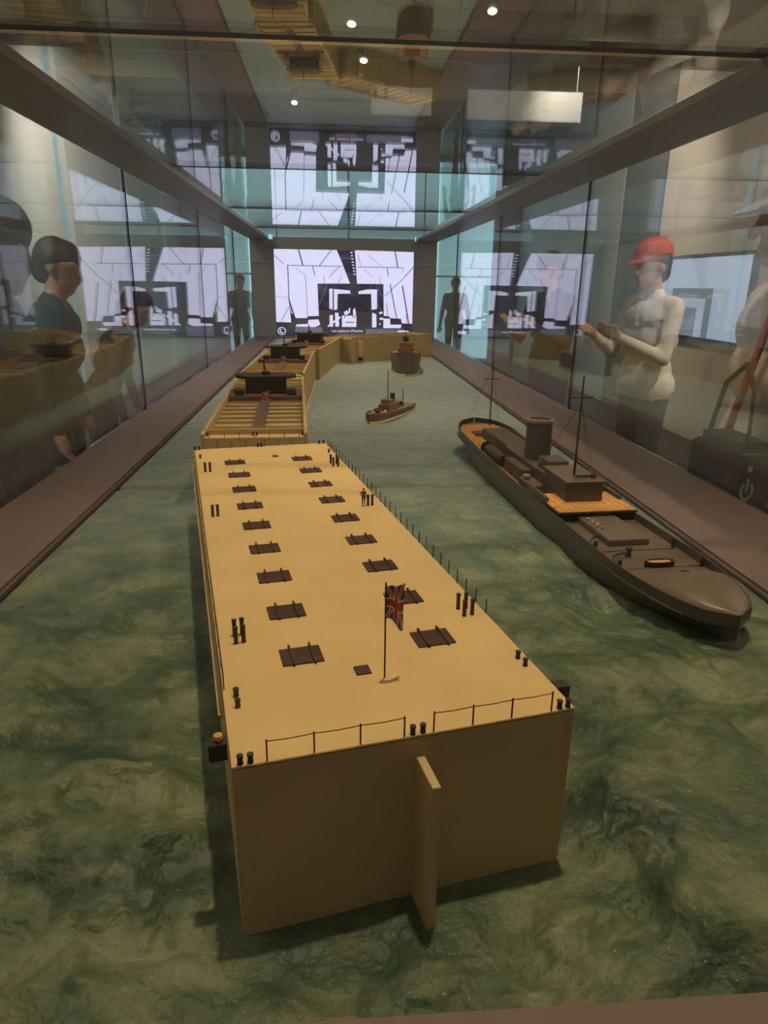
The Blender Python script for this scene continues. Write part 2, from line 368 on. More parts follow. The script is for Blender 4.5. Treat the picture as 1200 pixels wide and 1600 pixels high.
# ---------------------------------------------------------------- gun caissons
def gun_caisson(label, loc, rz, Wd, L, flagx, tower=.66, simple=False, gun=True):
    c = thing('gun_caisson' if gun else 'concrete_caisson', label, 'model caisson', loc, rz, None)
    H = .325; t = .018
    MB().box(0, t, 0, L, -.05, H).build('side_wall', M['body'], c); MB().box(Wd-t, Wd, 0, L, -.05, H).build('side_wall', M['body'], c)
    MB().box(t, Wd-t, 0, t, -.05, H-.02).build('end_wall', M['body'], c); MB().box(t, Wd-t, L-t, L, -.05, H).build('end_wall', M['body'], c)
    MB().box(t, Wd-t, t, L-t, H-.07, H-.042).build('hold_floor', M['body'], c)
    MB().box(t, Wd-t, t, .085, H-.11, H-.02).build('end_deck', M['deck'], c)
    MB().box(t, Wd-t, .085, .105, H-.11, H+.004).build('parapet', M['deck'], c)
    MB().box(t, Wd-t, L-.1, L-t, H-.11, H-.01).build('end_deck', M['deck'], c)
    for sx in (-.008, Wd):
        MB().box(sx, sx+.008, 0, L, .0, .014).build('footing', M['deck'], c)
    k = 0; y = .2
    while y < L-.15:
        MB().box(t, Wd-t, y, y+.010, H-.042, H-.030).build('cross_wall', M['body'], c); y += .13
    for x in np.linspace(.04, Wd-.04, 7): post(c, float(x), .008, H-.02, .028, .0016)
    for x in np.linspace(.06, Wd-.06, 7): post(c, float(x), .16, H-.042, .035, .0016)
    for x in (.01, .025, Wd/2-.01, Wd/2+.008, Wd-.025, Wd-.01):
        MB().lathe([(.005, 0), (.004, .003), (.004, .014), (.006, .018)], (x, .045, H-.02), 8).build('bollard', M['dark'], c)
    if gun:
        MB().box(Wd*.44, Wd*.56, .105, L*tower-.2, H-.042, H-.018).build('walkway', M['plat'], c)
        y0 = L*tower-.22; y1 = L*tower+.22
        MB().box(t, Wd-t, y0, y1, H-.11, H-.01).build('gun_deck', M['plat'], c)
        tw = thing_part = MB().prism([(Wd*.24, L*tower-.1), (Wd*.76, L*tower-.1), (Wd*.76, L*tower+.1), (Wd*.24, L*tower+.1)], H-.01, H+.085).build('tower', M['gun'], c)
        cx, cy = Wd*.5, L*tower-.02
        MB().prism([(cx-.195, cy-.035), (cx-.13, cy-.10), (cx+.13, cy-.10), (cx+.195, cy-.035), (cx+.195, cy+.06), (cx+.13, cy+.13), (cx-.13, cy+.13), (cx-.195, cy+.06)], H+.085, H+.103).build('gun_platform', M['gun'], c, bevel=.002)
        gm = MB().lathe([(.03, 0), (.026, .02), (.012, .026)], (cx, cy, H+.103), 12); gm.tube([(cx, cy, H+.135), (cx-.012, cy-.05, H+.185)], .004, 6); gm.tube([(cx-.012, cy+.02, H+.13), (cx-.012, cy+.02, H+.20)], .005, 6)
        gm.build('gun', M['dark'], c)
        for yy_ in (y1+.02, y1+.14): MB().box(t, Wd-t, yy_, yy_+.03, H-.065, H-.005).build('cross_beam', M['deck'], c, bevel=.002)
        for sx in (-1, 1): MB().box(cx+sx*.165-.028, cx+sx*.165+.028, y0+.03, y0+.12, H-.01, H+.025).build('locker', M['gun'], c, bevel=.002)
        MB().tube([(Wd*.47, L*tower-.30, H-.04), (Wd*.47, L*tower-.30, H+.035)], .003, 6).build('flagpole', M['brown'], c)
        flag(c, Wd*.47, L*tower-.303, H+.035, .07, .05, flagx, .9, 1.0)
    return c
def bp_loc(x, y): return W(x, y, -1)
gun_caisson('yellow caisson with gun tower just behind the flat-decked one', bp_loc(-.622, 3.19), .048, .50, 2.12, .1)
MB_ = None
gun_caisson('middle caisson with gun tower, turning right behind the first gun tower', bp_loc(-.735, 5.50), -.02, .51, 1.95, .1, .66)
gun_caisson('far caisson with gun tower, right end nearest the far curve', bp_loc(-.70, 7.62), -.14, .56, 1.86, .1, .58)
c5 = gun_caisson('farthest plain caisson lying crosswise before the video screen', bp_loc(-.05, 9.62), -.91, .5, 1.50, .1, gun=False)
br = MB().lathe([(.02, 0), (.03, .03), (.034, .20), (.03, .215)], (.53, .12, .07), 12); br.build('buttress', M['deck'], c5)
MB().lathe([(.028, 0), (.034, .03)], (.53, .12, .04), 12).build('fender', M['dark'], c5)  # dark ring standing in for the shadow under the buttress

# ---------------------------------------------------------------- ships
def hull_loft(st, n=None):
    """st: (y, half_deck, half_waterline, z_gunwale, z_deck, crown); returns the outer shell and the deck"""
    sh = MB(); dk = MB(); rows = []; drows = []
    for (y, hd, hw, zg, zd, cr, *kk) in st:
        kr = kk[0] if kk else 0
        row = [(0, y, -.02+kr), (hw*.7, y, -.02+kr), (hw, y, kr), (hw+(hd-hw)*.55, y, kr+(zg-kr)*.45), (hd*1.0+.0, y, zg*.70), (hd, y, zg), (hd-.006 if hd > .02 else hd*.8, y, zg), (hd-.008 if hd > .02 else hd*.7, y, zd)]
        rows.append([(-a, b_, c) for a, b_, c in reversed(row[1:])]+row)
        e = row[-1]
        drows.append([(e[0]*math.sin(t), y, zd+cr*math.cos(t)) for t in np.linspace(-math.pi/2, math.pi/2, 9)])
    for rws, mb in ((rows, sh), (drows, dk)):
        m_ = len(rws[0]); vs = [p for r in rws for p in r]
        fs = [(i*m_+j, i*m_+j+1, (i+1)*m_+j+1, (i+1)*m_+j) for i in range(len(rws)-1) for j in range(m_-1)]
        if mb is sh: fs += [tuple(range(m_)), tuple(range((len(rws)-1)*m_, len(rws)*m_))]
        mb.add(vs, fs)
    return sh, dk
# big ship: local y from stern (0) to bow (2.45)
SL = 2.42
ship = thing('model_steamship', 'large dark grey model ship with wide funnel alongside the right ledge', 'model ship', W(.935, 4.08, -1), 0)
dirv = Vector((.078, -1)).normalized(); ship.rotation_euler = (0, 0, math.atan2(-dirv.x, dirv.y))
st = []
def gz(y): return .130+.055*(max(0, 1.2-y)/1.45)**2+.004*(max(0, y-1.2)/1.39)**2
for k in range(53):
    t = k/52; y = -.27+t*2.72
    ts = min(1, math.sqrt(max(0, 1-(1-min(1, t/.13))**2))+.02)
    tb = max(0, (t-.80)/.20); tw = max(0, (t-.72)/.28)
    hd = .172*ts*max(.02, (1-tb**2.2)**.5)
    hw = .160*min(1, max(0, (t-.03)/.16))**.6*max(0, 1-tw**2.6)
    hw = max(.004, min(hw, hd*.95))
    zg = gz(y); dep = .030 if t < .86 else .030*max(0, (.90-t)/.04)
    cr = .003 if t < .87 else .003+.034*min(1, (t-.87)/.06)*max(.05, (1-tb**2.2)**.5)
    st.append((y, hd, hw, zg, zg-dep, cr, .075*max(0, (t-.80)/.20)**1.15))
sh, dk = hull_loft(st)
sh.build('hull', M['hull'], ship, smooth=False); dk.build('deck', M['shipdeck'], ship, smooth=True)
def gun_z(t): return gz(t*SL)
for sx in (-1, 1):
    MB().tube([(sx*(s_[1]+.0005), s_[0], s_[3]*.72) for s_ in st[3:-2]], .0045, 6).build('rubbing_strake', M['hull'], ship)
def sbox(name, x0, x1, y0, y1, z0, z1, m, bevel=.002, parent=ship): return MB().box(x0, x1, y0, y1, z0, z1).build(name, M[m], parent, bevel=bevel)
# stern and well deck boards (each plank laid across)
sd = MB(); 
for k in range(42):
    y = -.18+k*.030; t = y/SL
    hw_ = .172*min(1, math.sqrt(max(0, 1-(1-min(1, (y+.27)/2.72/.13))**2))+.02)-.014
    p = MB().box(-hw_, hw_, y, y+.0275, -.002, .003); p.build('plank', M['wood'], ship).location = (0, 0, (gun_z(t)-.026)*S)
z_ = gun_z(.25)-.024   # deck level aft
sbox('engine_casing', -.085, .055, .10, .62, z_, z_+.075, 'house'); sbox('deckhouse', -.055, .085, .62, 1.20, z_-.01, z_+.085, 'house')
sbox('boiler_casing', .03, .13, .75, 1.02, z_-.01, z_+.06, 'house')
sbox('side_tank', -.15, -.065, 1.02, 1.20, z_-.02, z_+.045, 'house'); 
MB().tube([(.118, .45, z_+.03), (.118, .72, z_+.03)], .028, 12).build('stowed_raft', M['gun'], ship)
# port side cylinder
MB().tube([(.118-.0, .40, z_+.03), (.118, .41, z_+.03)], .034, 12).build('raft_cap', M['dark'], ship)
fz = z_+.075
f = MB().lathe([(.064, 0), (.062, .185), (.062, .186)], (0, .86, fz), 24).build('funnel', M['funnel'], ship, smooth=False)
rm = MB()
for r0, r1 in ((.066, .053),):
    N = 24; vs = []
    for j in range(N):
        a = 2*math.pi*j/N
        for r, z in ((r0, 0), (r0, .014), (r1, .014), (r1, 0)): vs.append((r*math.cos(a), .86+r*math.sin(a), fz+.186+z))
    rm.add(vs, [(j*4+q, j*4+(q+1)%4, ((j+1)%N)*4+(q+1)%4, ((j+1)%N)*4+q) for j in range(N) for q in range(4)])
rm.build('rim', M['rim'], f)
MB().lathe([(.052, 0), (.052, .002)], (0, .86, fz+.187), 24).build('funnel_mouth', M['rust'], f)
# bridge
zb = z_+.03
sbox('bridge_house', -.075, .085, 1.18, 1.43, z_-.02, z_+.115, 'house', .003)
sbox('bridge_roof', -.08, .09, 1.16, 1.44, z_+.115, z_+.120, 'shipdeck', .001)
sbox('chart_house', -.035, .06, 1.03, 1.16, z_+.07, z_+.135, 'house', .003)
bd = sbox('bridge_deck', -.168, .168, 1.30, 1.56, z_+.022, z_+.028, 'dark', .001)
for k in range(11):
    x0 = -.166+k*.0302
    MB().box(x0, x0+.0285, 1.30, 1.555, z_+.0285, z_+.032).build('plank', M['wood'], bd)
for sx in (-1, 1):
    a = .105*sx; b_ = .166*sx
    MB().prism([(min(a,b_), 1.45), (max(a,b_), 1.45), (max(a,b_), 1.55), (min(a,b_), 1.55)], z_-.055, z_+.021).build('wing_support', M['dark'], ship, bevel=.004)
    MB().box(min(sx*.155, sx*.167), max(sx*.155, sx*.167), 1.20, 1.42, z_, z_+.05).build('bridge_screen', M['house'], ship)
sbox('hatch_house', -.075, .085, 1.56, 1.83, z_-.06, z_+.012, 'shipdeck', .003)
for k in range(6):
    MB().lathe([(.006, 0), (.007, .006), (.003, .010)], (.06-.01*(k%2), 1.60+.02*k, z_+.012), 8).build('vent', M['rim'], ship)
# foredeck gear
zf_ = gz(2.02)-.028
def boat_mesh(c, L_, B_, H_):
    mb = MB(); N = 9; rows = []
    for i in range(N):
        t = i/(N-1)*2-1; hb = B_*math.sqrt(max(0, 1-abs(t)**2.2))+.0008
        rows.append([(c[0]-hb, c[1]+t*L_, c[2]+H_), (c[0]-hb*.7, c[1]+t*L_, c[2]+.2*H_), (c[0], c[1]+t*L_, c[2]), (c[0]+hb*.7, c[1]+t*L_, c[2]+.2*H_), (c[0]+hb, c[1]+t*L_, c[2]+H_),
                     (c[0]+hb*.8, c[1]+t*L_*.93, c[2]+H_), (c[0]+hb*.6, c[1]+t*L_*.93, c[2]+.45*H_), (c[0]-hb*.6, c[1]+t*L_*.93, c[2]+.45*H_), (c[0]-hb*.8, c[1]+t*L_*.93, c[2]+H_)])
    m_ = 9; vs = [p for r in rows for p in r]
    mb.add(vs, [(i*m_+j, i*m_+(j+1)%m_, (i+1)*m_+(j+1)%m_, (i+1)*m_+j) for i in range(N-1) for j in range(m_)]+[tuple(range(m_)), tuple(range((N-1)*m_, N*m_))])
    return mb
lb = MB(); b0 = boat_mesh((0, 0, 0), .055, .02, .02)
for v in b0.v: lb.v.append((v[1], v[0], v[2]))
lb.f = b0.f; lb.m = b0.m
o = lb.build('lifeboat', M['gun'], ship); o.location = Vector((-.005, 2.02, zf_+.001))*S
MB().box(-.04, .04, -.010, .010, .010, .0165).build('thwarts', M['wood'], o, label='orange inner boards'); 
for x, y, a in ((.06, 1.93, .012), (-.02, 2.15, .016)):
    MB().lathe([(a, 0), (a*.6, .006), (a*.6, .022), (a, .028), (a, .034)], (x, y, zf_), 12).build('capstan', M['gun'], ship)
wn = MB().box(-.055, .045, 2.135, 2.165, zf_, zf_+.014); wn.tube([(-.06, 2.15, zf_+.016), (.05, 2.15, zf_+.016)], .008, 10); wn.build('windlass', M['gun'], ship)
for x, y in ((-.150, 1.86), (-.150, 2.04), (-.135, 2.20), (.152, 1.86), (.150, 2.04)):
    MB().lathe([(.007, 0), (.008, .02), (.006, .034), (.003, .038)], (x, y, zf_), 8).build('bollard', M['dark'], ship)
for y0_ in (1.76, 1.93):
    MB().tube([(.155, y0_+.06, zf_+.01), (.13, y0_+.03, zf_+.022), (.09, y0_+.01, zf_+.02), (.05, y0_, zf_+.008)], .004, 6).build('hawser', M['dark'], ship)
for y_ in (1.87, 2.03): sbox('deck_beam', -.15, .15, y_, y_+.008, zf_-.008, zf_+.002, 'hull', 0)
def mast(x, y, z, h, r):
    m0 = MB().tube([(x, y, z), (x, y, z+h)], [r, r*.6], 8).build('mast', M['gun'], ship)
    MB().box(x-.05, x+.05, y-.003, y+.003, z+h*.78, z+h*.79).build('yard', M['gun'], m0)
    return m0
mast(.01, 1.32, z_+.12, .42, .006); mast(-.02, .0, z_+.07, .36, .0045)
for x, y, x2, y2 in ((.01, 1.32, -.16, 1.14), (.01, 1.32, .16, 1.14), (.01, 1.32, -.16, 1.2), (-.02, .0, .12, -.10), (-.02, .0, -.12, -.10)):
    MB().tube([(x, y, z_+.43), (x2, y2, z_+.01)], .0008, 4).build('stay', M['dark'], ship)
for k in range(14):
    for sx in (-1, 1):
        y = .30+k*.11; 
        if y > 1.6: continue
        MB().tube([(sx*.164, y, gun_z(y/SL)), (sx*.164, y, gun_z(y/SL)+.028)], .0012, 5).build('rail_post', M['dark'], ship)
cr_ = MB().tube([(0, 1.36, z_+.125), (.04, 1.40, z_+.135), (-.04, 1.40, z_+.135)], .006, 6); cr_.lathe([(.014, 0), (.012, .02)], (-.05, 1.38, z_+.12), 10); cr_.build('searchlight', M['gun'], ship)
for x, y in ((.13, 1.08), (-.13, .98)):
    MB().lathe([(.012, 0), (.012, .04), (.018, .05), (.016, .058)], (x, y, z_), 10).build('ventilator', M['rim'], ship)
sbox('locker', .085, .15, 1.03, 1.20, z_-.01, z_+.035, 'shipdeck', .003)
sbox('stern_house', -.05, .09, -.02, .09, z_, z_+.035, 'house', .003)

M['grhull'] = mat('worn_grey_brown_hull', (.15, .115, .10), .7, scale=60)
M['rust2'] = mat('light_red_brown', (.27, .15, .11), .7, scale=60)
def small_ship(label, loc, rz, L, B, H, stripe=True):
    s = thing('model_vessel', label, 'model ship', loc, rz)
    q = max(1, B/.11)
    st = []
    for k in range(15):
        t = k/14; hd = B*math.sqrt(max(0, 1-abs(t-.42)**2.6/.58**2.6))*.98+.004; hd = hd if t > .03 else B*.7
        st.append((t*L, hd, hd*.85, H*(1+.35*t*t), H*(1+.35*t*t)-.012, .003))
    sh, dk = hull_loft(st); sh.build('hull', M['grhull'], s); dk.build('deck', M['rust2'], s)
    if stripe:
        for sx in (-1, 1): MB().tube([(sx*a[2]*1.0, a[0], .010) for a in st], .016, 6).build('waterline_stripe', M['cream'], s)
    MB().box(-B*.5, B*.5, L*.38, L*.66, H-.01, H+.05*q).build('deckhouse', M['rust2'], s, bevel=.003)
    MB().box(-B*.42, B*.42, L*.52, L*.62, H+.05*q, H+.085*q).build('bridge', M['rust2'], s, bevel=.003)
    MB().lathe([(B*.22, 0), (B*.2, .07*q)], (0, L*.44, H+.05*q), 12).build('funnel', M['funnel'], s)
    MB().tube([(0, L*.56, H+.08*q), (0, L*.56, H+.30*q)], .0035, 6).build('mast', M['dark'], s)
    MB().tube([(0, L*.16, H), (0, L*.16, H+.12*q)], .0035, 6).build('mast', M['dark'], s)
    for y in (.22, .8):
        gm = MB().lathe([(B*.25, 0), (B*.2, .025)], (0, L*y, H), 10); gm.tube([(0, L*y, H+.02), (0, L*(y+.09), H+.04)], .004, 6); gm.build('deck_gun', M['gun'], s)
    for sx in (-1, 1):
        MB().lathe([(.012, 0), (.012, .02), (.008, .03)], (sx*B*.6, L*.78, H), 8).build('raft', M['white'], s)
        MB().lathe([(.008, 0), (.008, .03)], (sx*B*.5, L*.3, H), 8).build('ventilator', M['rim'], s)
    return s
small_ship('small brown model boat with cream waterline, in open water between caissons and large ship', W(.635, 5.74, -1), 2.66, .80, .095, .062)
small_ship('distant brown model ship with masts seen end-on before the far caissons', W(.93, 9.0, -1), math.pi-.08, 1.15, .185, .20, True)

# ---------------------------------------------------------------- video screen (lies behind the far end of the case)
YS = 14.15
X0, X1, ZS1, ZS0 = -1.17, 1.83, .645, -1.0
scr = thing('video_screen', 'large video screen of white angular shapes behind the far case end', 'screen', W(X0, YS, ZS0), 0)
WW, HH = X1-X0, ZS1-ZS0
MB().box(-.06, WW+.06, .01, .14, -.06, HH+.05).build('housing', M['edge'], scr, bevel=.004)
MB().box(0, WW, 0, .012, 0, HH).build('display', M['scr'], scr)
MB().box(WW*.3, WW*.7, .14, .40, -2.2, HH*.8).build('stand', M['frame'], scr)
def sp(px, py): return ((px-48)/1095*WW, HH-(py-55)/640*HH)
gw, gd, gs = MB(), MB(), MB(); 
def poly(mb, pts, y): 
    q = [sp(*p) for p in pts]; n_ = len(q)
    mb.add([(x, y, z) for x, z in q]+[(x, y+.004, z) for x, z in q], [tuple(range(n_)), tuple(reversed(range(n_, 2*n_)))]+[(i, (i+1)%n_, (i+1)%n_+n_, i+n_) for i in range(n_)])
def seg(a, b_, w_=4, mb=None):
    d = Vector((b_[0]-a[0], b_[1]-a[1])).normalized(); nn = Vector((-d.y, d.x))*w_/2
    poly(mb or gd, [(a[0]+nn.x, a[1]+nn.y), (b_[0]+nn.x, b_[1]+nn.y), (b_[0]-nn.x, b_[1]-nn.y), (a[0]-nn.x, a[1]-nn.y)], -.010)
yy = -.005
for P_ in ([(52,58),(510,62),(535,120),(605,305),(372,308),(378,545),(300,548),(290,562),(210,562),(180,520),(166,430),(178,595),(68,592)],
           [(640,66),(1140,74),(1133,600),(985,595),(975,560),(895,556),(890,542),(850,540),(845,305),(655,305)],
           [(215,610),(300,605),(300,575),(375,570),(388,610),(350,628),(210,625)],
           [(455,345),(480,342),(478,495),(455,490)], [(488,345),(605,355),(608,378),(515,380),(512,495),(488,500)],
           [(665,360),(735,345),(800,345),(800,490),(760,495),(757,378),(665,380)],
           [(455,540),(480,535),(480,625),(455,622)], [(495,520),(520,520),(525,620),(497,625)],
           [(545,540),(650,540),(650,625),(545,625)], [(765,515),(795,530),(798,625),(765,628)],
           [(848,560),(895,560),(900,605),(982,605),(975,632),(848,632)], [(955,650),(1035,650),(1035,672),(955,672)],
           [(815,512),(838,508),(842,522),(820,528)], [(818,555),(845,552),(848,568),(822,572)], [(815,598),(828,594),(830,604),(818,606)],
           [(560,515),(585,498),(592,530),(565,536)], [(595,488),(606,482),(604,520),(592,524)], [(625,500),(640,480),(648,535),(628,538)]):
    poly(gw, P_, yy)
for P_ in ([(445,628),(440,618),(530,545),(537,558)],): poly(gw, P_, -.0065)
for P_ in ([(205,628),(400,628),(400,700),(205,700)], [(720,640),(1000,640),(1000,690),(720,690)]): poly(gs, P_, -.003)
for a, b_, w_ in [((242,60),(272,180),8),((52,95),(140,170),4),((475,65),(388,180),5),((165,180),(550,182),4),((165,175),(167,430),6),((167,430),(205,562),10),
    ((340,182),(356,250),5),((525,185),(455,260),4),((215,190),(285,248),2),((288,250),(298,550),3),((165,480),(105,590),4),((418,250),(420,305),3),((548,255),(515,303),3),
    ((925,72),(947,185),7),((655,184),(985,184),4),((1136,90),(985,265),5),((985,265),(855,392),4),((868,184),(880,250),5),((893,305),(945,560),6),((982,315),(1035,600),8),
    ((735,100),(825,178),2),((700,200),(775,255),2),((985,184),(982,210),3),((1100,424),(1120,424),10),((865,440),(880,540),4),((820,255),(823,300),3),
    ((570,590),(635,590),6),((560,560),(575,535),5),((620,545),(640,560),5),((60,405),(170,412),2),((660,90),(680,170),3)]:
    seg(a, b_, w_)
for a, b_ in (((440,320),(380,470)),((395,320),(372,360)),((745,315),(770,345)),((795,320),(840,410)),((800,440),(835,510)),((533,125),(612,125))): seg(a, b_, 5, gs)
for k in range(8): poly(gw, [(608+5*k*.6, 80+22*k), (622+5*k*.6, 78+22*k), (624+5*k*.6, 86+22*k), (610+5*k*.6, 88+22*k)], -.006)
poly(gd, [(905,562),(970,562),(970,602),(905,602)], -.011)
# emblem: ring with a curl
N = 32
for r0, r1, a0, a1 in ((30, 24, 0, 2*math.pi), (16, 8, .6, 4.6)):
    for j in range(N):
        t0 = a0+(a1-a0)*j/N; t1 = a0+(a1-a0)*(j+1)/N
        poly(gw, [(108+r0*math.cos(t0), 660+r0*math.sin(t0)), (108+r0*math.cos(t1), 660+r0*math.sin(t1)), (108+r1*math.cos(t1), 660+r1*math.sin(t1)), (108+r1*math.cos(t0), 660+r1*math.sin(t0))], -.006)
gw.build('bright_shapes', M['scrw'], scr); gd.build('dark_lines', M['scr'], scr); gs.build('dim_shapes', M['scrg'], scr)
def text(s_, px, py, size, m, parent, squash=1.0):
    cu = bpy.data.curves.new('t', 'FONT'); cu.body = s_; cu.size = size; cu.extrude = .0015; cu.align_x = 'CENTER'
    to = bpy.data.objects.new('t', cu); col.objects.link(to)
    dg = bpy.context.evaluated_depsgraph_get(); dg.update()
    me = bpy.data.meshes.new_from_object(to.evaluated_get(dg)); bpy.data.objects.remove(to)
    me.materials.clear(); me.materials.append(m)
    o = bpy.data.objects.new('caption', me); col.objects.link(o); o.parent = parent
    x, z = sp(px, py); o.location = (x*S, -.008*S, z*S); o.rotation_euler = (math.pi/2, 0, 0); return o
text('Les caissons Phoenix', 585, 664, .037, M['scrw'], scr)
text('Phoenix caissons', 587, 688, .028, M['scro'], scr)

# wall screen on the right wall
M['wscr'] = mat('pale_blue_display', (.1, .1, .1), .3, var=0, emit=(.50, .56, .74), es=.75)
M['wscr2'] = mat('grey_blue_display', (.1, .1, .1), .3, var=0, emit=(.14, .17, .22), es=.75)
ws = thing('wall_screen', 'pale blue wall screen on the right wall, beyond the glass', 'screen', (XRW, 6.35, 1.08))
MB().box(-.06, -.001, 0, 2.1, 0, .86).build('housing', M['edge'], ws, 1, .004)
MB().box(-.066, -.0605, .03, 2.07, .03, .82).build('display', M['wscr'], ws, 1)
dm = MB(); dm.box(-.069, -.0665, .62, .74, .03, .52); dm.box(-.069, -.0665, 1.36, 1.48, .03, .52); dm.box(-.069, -.0665, .74, 1.36, .42, .52); dm.box(-.069, -.0665, .9, 1.2, .03, .32)
dm.build('dim_shapes', M['wscr2'], ws, 1)

# ---------------------------------------------------------------- hanging light boxes
for lab, px0, px1, d, z0, z1, icon in (('small pale ceiling sign with a dark icon square, left of the wide one', .42, 1.06, 8.0, 3.26, 3.53, True), ('wide pale ceiling sign, right of the small one', 1.42, 2.65, 8.0, 3.24, 3.53, False)):
    s = thing('hanging_sign', lab, 'sign', (px0, d, z0))
    w_ = px1-px0; h_ = z1-z0
    MB().box(0, w_, 0, .06, 0, h_).build('housing', M['slate'], s, 1, .004)
    MB().box(.01, w_-.01, -.004, 0, .01, h_-.01).build('face', M['sign'], s, 1)
    for x in (.06, w_-.06): MB().tube([(x, .03, h_), (x, .03, CEIL-z0-.0)], .004, 6).build('rod', M['frame'], s, 1)
    if icon:
        ic = MB().box(.02, .18, -.007, -.0042, h_*.55, h_-.02).build('icon', M['slate'], s, 1)
        MB().tube([(.10, -.010, h_*.77), (.10, -.0072, h_*.77)], .04, 16).build('icon_disc', M['sign'], ic, 1)

# ---------------------------------------------------------------- spotlights
def spot(loc, target, power, size=70, blend=.6, colr=(1, .72, .42), r=.035, label='', grp='ceiling spotlights', vis=True):
    t = thing('spotlight', label, 'spotlight', loc, 0, grp)
    d = (Vector(target)-Vector(loc)).normalized()
    MB().tube([(0, 0, .10), (0, 0, CEIL-loc[2])], .012, 8).build('stem', M['frame'], t, 1)
    MB().tube([tuple(d*-.13), tuple(d*.02)], .05, 14).build('can', M['frame'], t, 1)
    MB().tube([tuple(d*.021), tuple(d*.026)], .036, 14).build('bulb', M['lamp'], t, 1)
    ld = bpy.data.lights.new('spot', 'SPOT'); ld.energy = power; ld.color = colr; ld.spot_size = R_(size); ld.spot_blend = blend; ld.shadow_soft_size = r
    lo = bpy.data.objects.new('beam', ld); col.objects.link(lo); lo.parent = t; lo.location = d*.05; lo.rotation_euler = d.to_track_quat('-Z', 'Y').to_euler()
ZL = 3.9
G = 'spotlights over the display case'
spot((.20, .78, ZL), (.10, .85, 1.0), 235, 52, .9, label='ceiling spotlight straight above the nearest caisson', grp=G)
spot((-.50, -.75, ZL), (.05, 1.2, 1.1), 16, 50, .8, (1, .86, .66), label='ceiling spotlight behind the viewer, aimed at the near caisson', grp=G)
spot((.75, 2.1, ZL), (.45, 2.0, 1.1), 165, 54, .9, label='ceiling spotlight above the large grey ship', grp=G)
spot((.10, 3.9, ZL), (0, 3.6, 1.1), 225, 58, .9, label='ceiling spotlight above the first gun tower', grp=G)
spot((.25, 5.7, ZL), (.2, 5.2, 1.1), 210, 60, .9, label='ceiling spotlight above the far end of the case', grp=G)
for k, (x, y) in enumerate(((.37, 8.51), (1.43, 6.98), (1.30, 7.88), (.21, 7.43), (-.47, 10.42))):
    spot((x, y, ZL), (x-.3, y-1.2, 0), 18, 80, label=['ceiling spotlight glowing above the screen, left of the pair', 'rightmost glowing ceiling spotlight in the upper centre', 'glowing ceiling spotlight just under the rightmost one', 'glowing ceiling spotlight nearest the photo top, centre', 'glowing ceiling spotlight farthest left and back'][k], grp='far ceiling spotlights')
spot((-2.0, 1.8, ZL), (-3.1, 4.2, 1.6), 290, 110, .8, (1, .93, .82), label='ceiling spotlight washing the panelled left wall, near', grp='wall washers')  # unseen washers, added to brighten the side walls
spot((-1.7, 7.4, ZL), (-3.1, 9.8, 1.5), 400, 110, .8, (1, .93, .82), label='ceiling spotlight washing the panelled left wall, far', grp='wall washers')
spot((2.3, 2.2, ZL), (3.9, 4.2, 2.0), 420, 110, .8, (1, .85, .68), label='ceiling spotlight washing the beige right wall, near', grp='wall washers')
spot((2.3, 7.4, ZL), (3.9, 9.5, 1.9), 220, 110, .8, (1, .92, .8), label='ceiling spotlight washing the right wall, far', grp='wall washers')

for k, (x, y) in enumerate(((-2.85, 3.0), (3.75, 3.2), (-2.85, .6), (3.75, .6))):  # unseen uplighters, added to lift the dark ceiling
    t = thing('wall_uplighter', ['wall uplighter high on the panelled left wall, farther from the camera', 'wall uplighter high on the beige right wall, farther from the camera', 'wall uplighter high on the panelled left wall, beside the camera', 'wall uplighter high on the beige right wall, beside the camera'][k], 'wall lamp', (x, y, 3.2), 0, 'wall uplighters')
    MB().lathe([(.03, -.08), (.10, .0), (.10, .02)], (0, 0, 0), 16).build('bowl', M['frame'], t, 1)
    MB().lathe([(.085, .021), (.085, .026)], (0, 0, 0), 16).build('bulb', M['lamp'], t, 1)
    MB().box(-.15 if x < 0 else .03, -.03 if x < 0 else .15, -.02, .02, -.05, -.02).build('wall_arm', M['frame'], t, 1)
    ld = bpy.data.lights.new('glow', 'SPOT'); ld.energy = 430; ld.color = (1, .86, .70); ld.spot_size = R_(150); ld.spot_blend = .8; ld.shadow_soft_size = .09
    lo = bpy.data.objects.new('glow', ld); col.objects.link(lo); lo.parent = t; lo.location = (0, 0, .06); lo.rotation_euler = (math.pi, 0 , 0)
# ---------------------------------------------------------------- people
M['skin'] = mat('skin', (.36, .20, .14), .55); M['skin2'] = mat('pale_skin', (.5, .32, .25), .55)
M['hair'] = mat('dark_hair', (.02, .015, .012), .6, scale=200); M['shoe'] = mat('shoe_leather', (.02, .02, .02), .5)
def cloth(name, c): return mat(name, c, .85, var=.18, scale=12, bump=.8)
M['wshirt'] = cloth('off_white_shirt', (.72, .70, .70)); M['blk'] = cloth('black_cloth', (.018, .018, .022)); M['gry'] = cloth('grey_hoodie', (.13, .14, .155))
M['jean'] = cloth('dark_trousers', (.025, .028, .04)); M['lcap'] = cloth('pale_blue_cap', (.42, .43, .55)); M['rcap'] = cloth('red_cap', (.5, .09, .08)); M['khaki'] = cloth('khaki_cloth', (.16, .12, .07))
M['brn'] = cloth('brown_cloth', (.06, .04, .03))
def seg_dist(P, a, b_, ra, rb):
    ab = b_-a; L2 = max(1e-12, float(ab@ab)); t = np.clip(((P-a)@ab)/L2, 0, 1)
    return np.linalg.norm(P-(a+t[:, None]*ab), axis=1)-(ra+(rb-ra)*t)
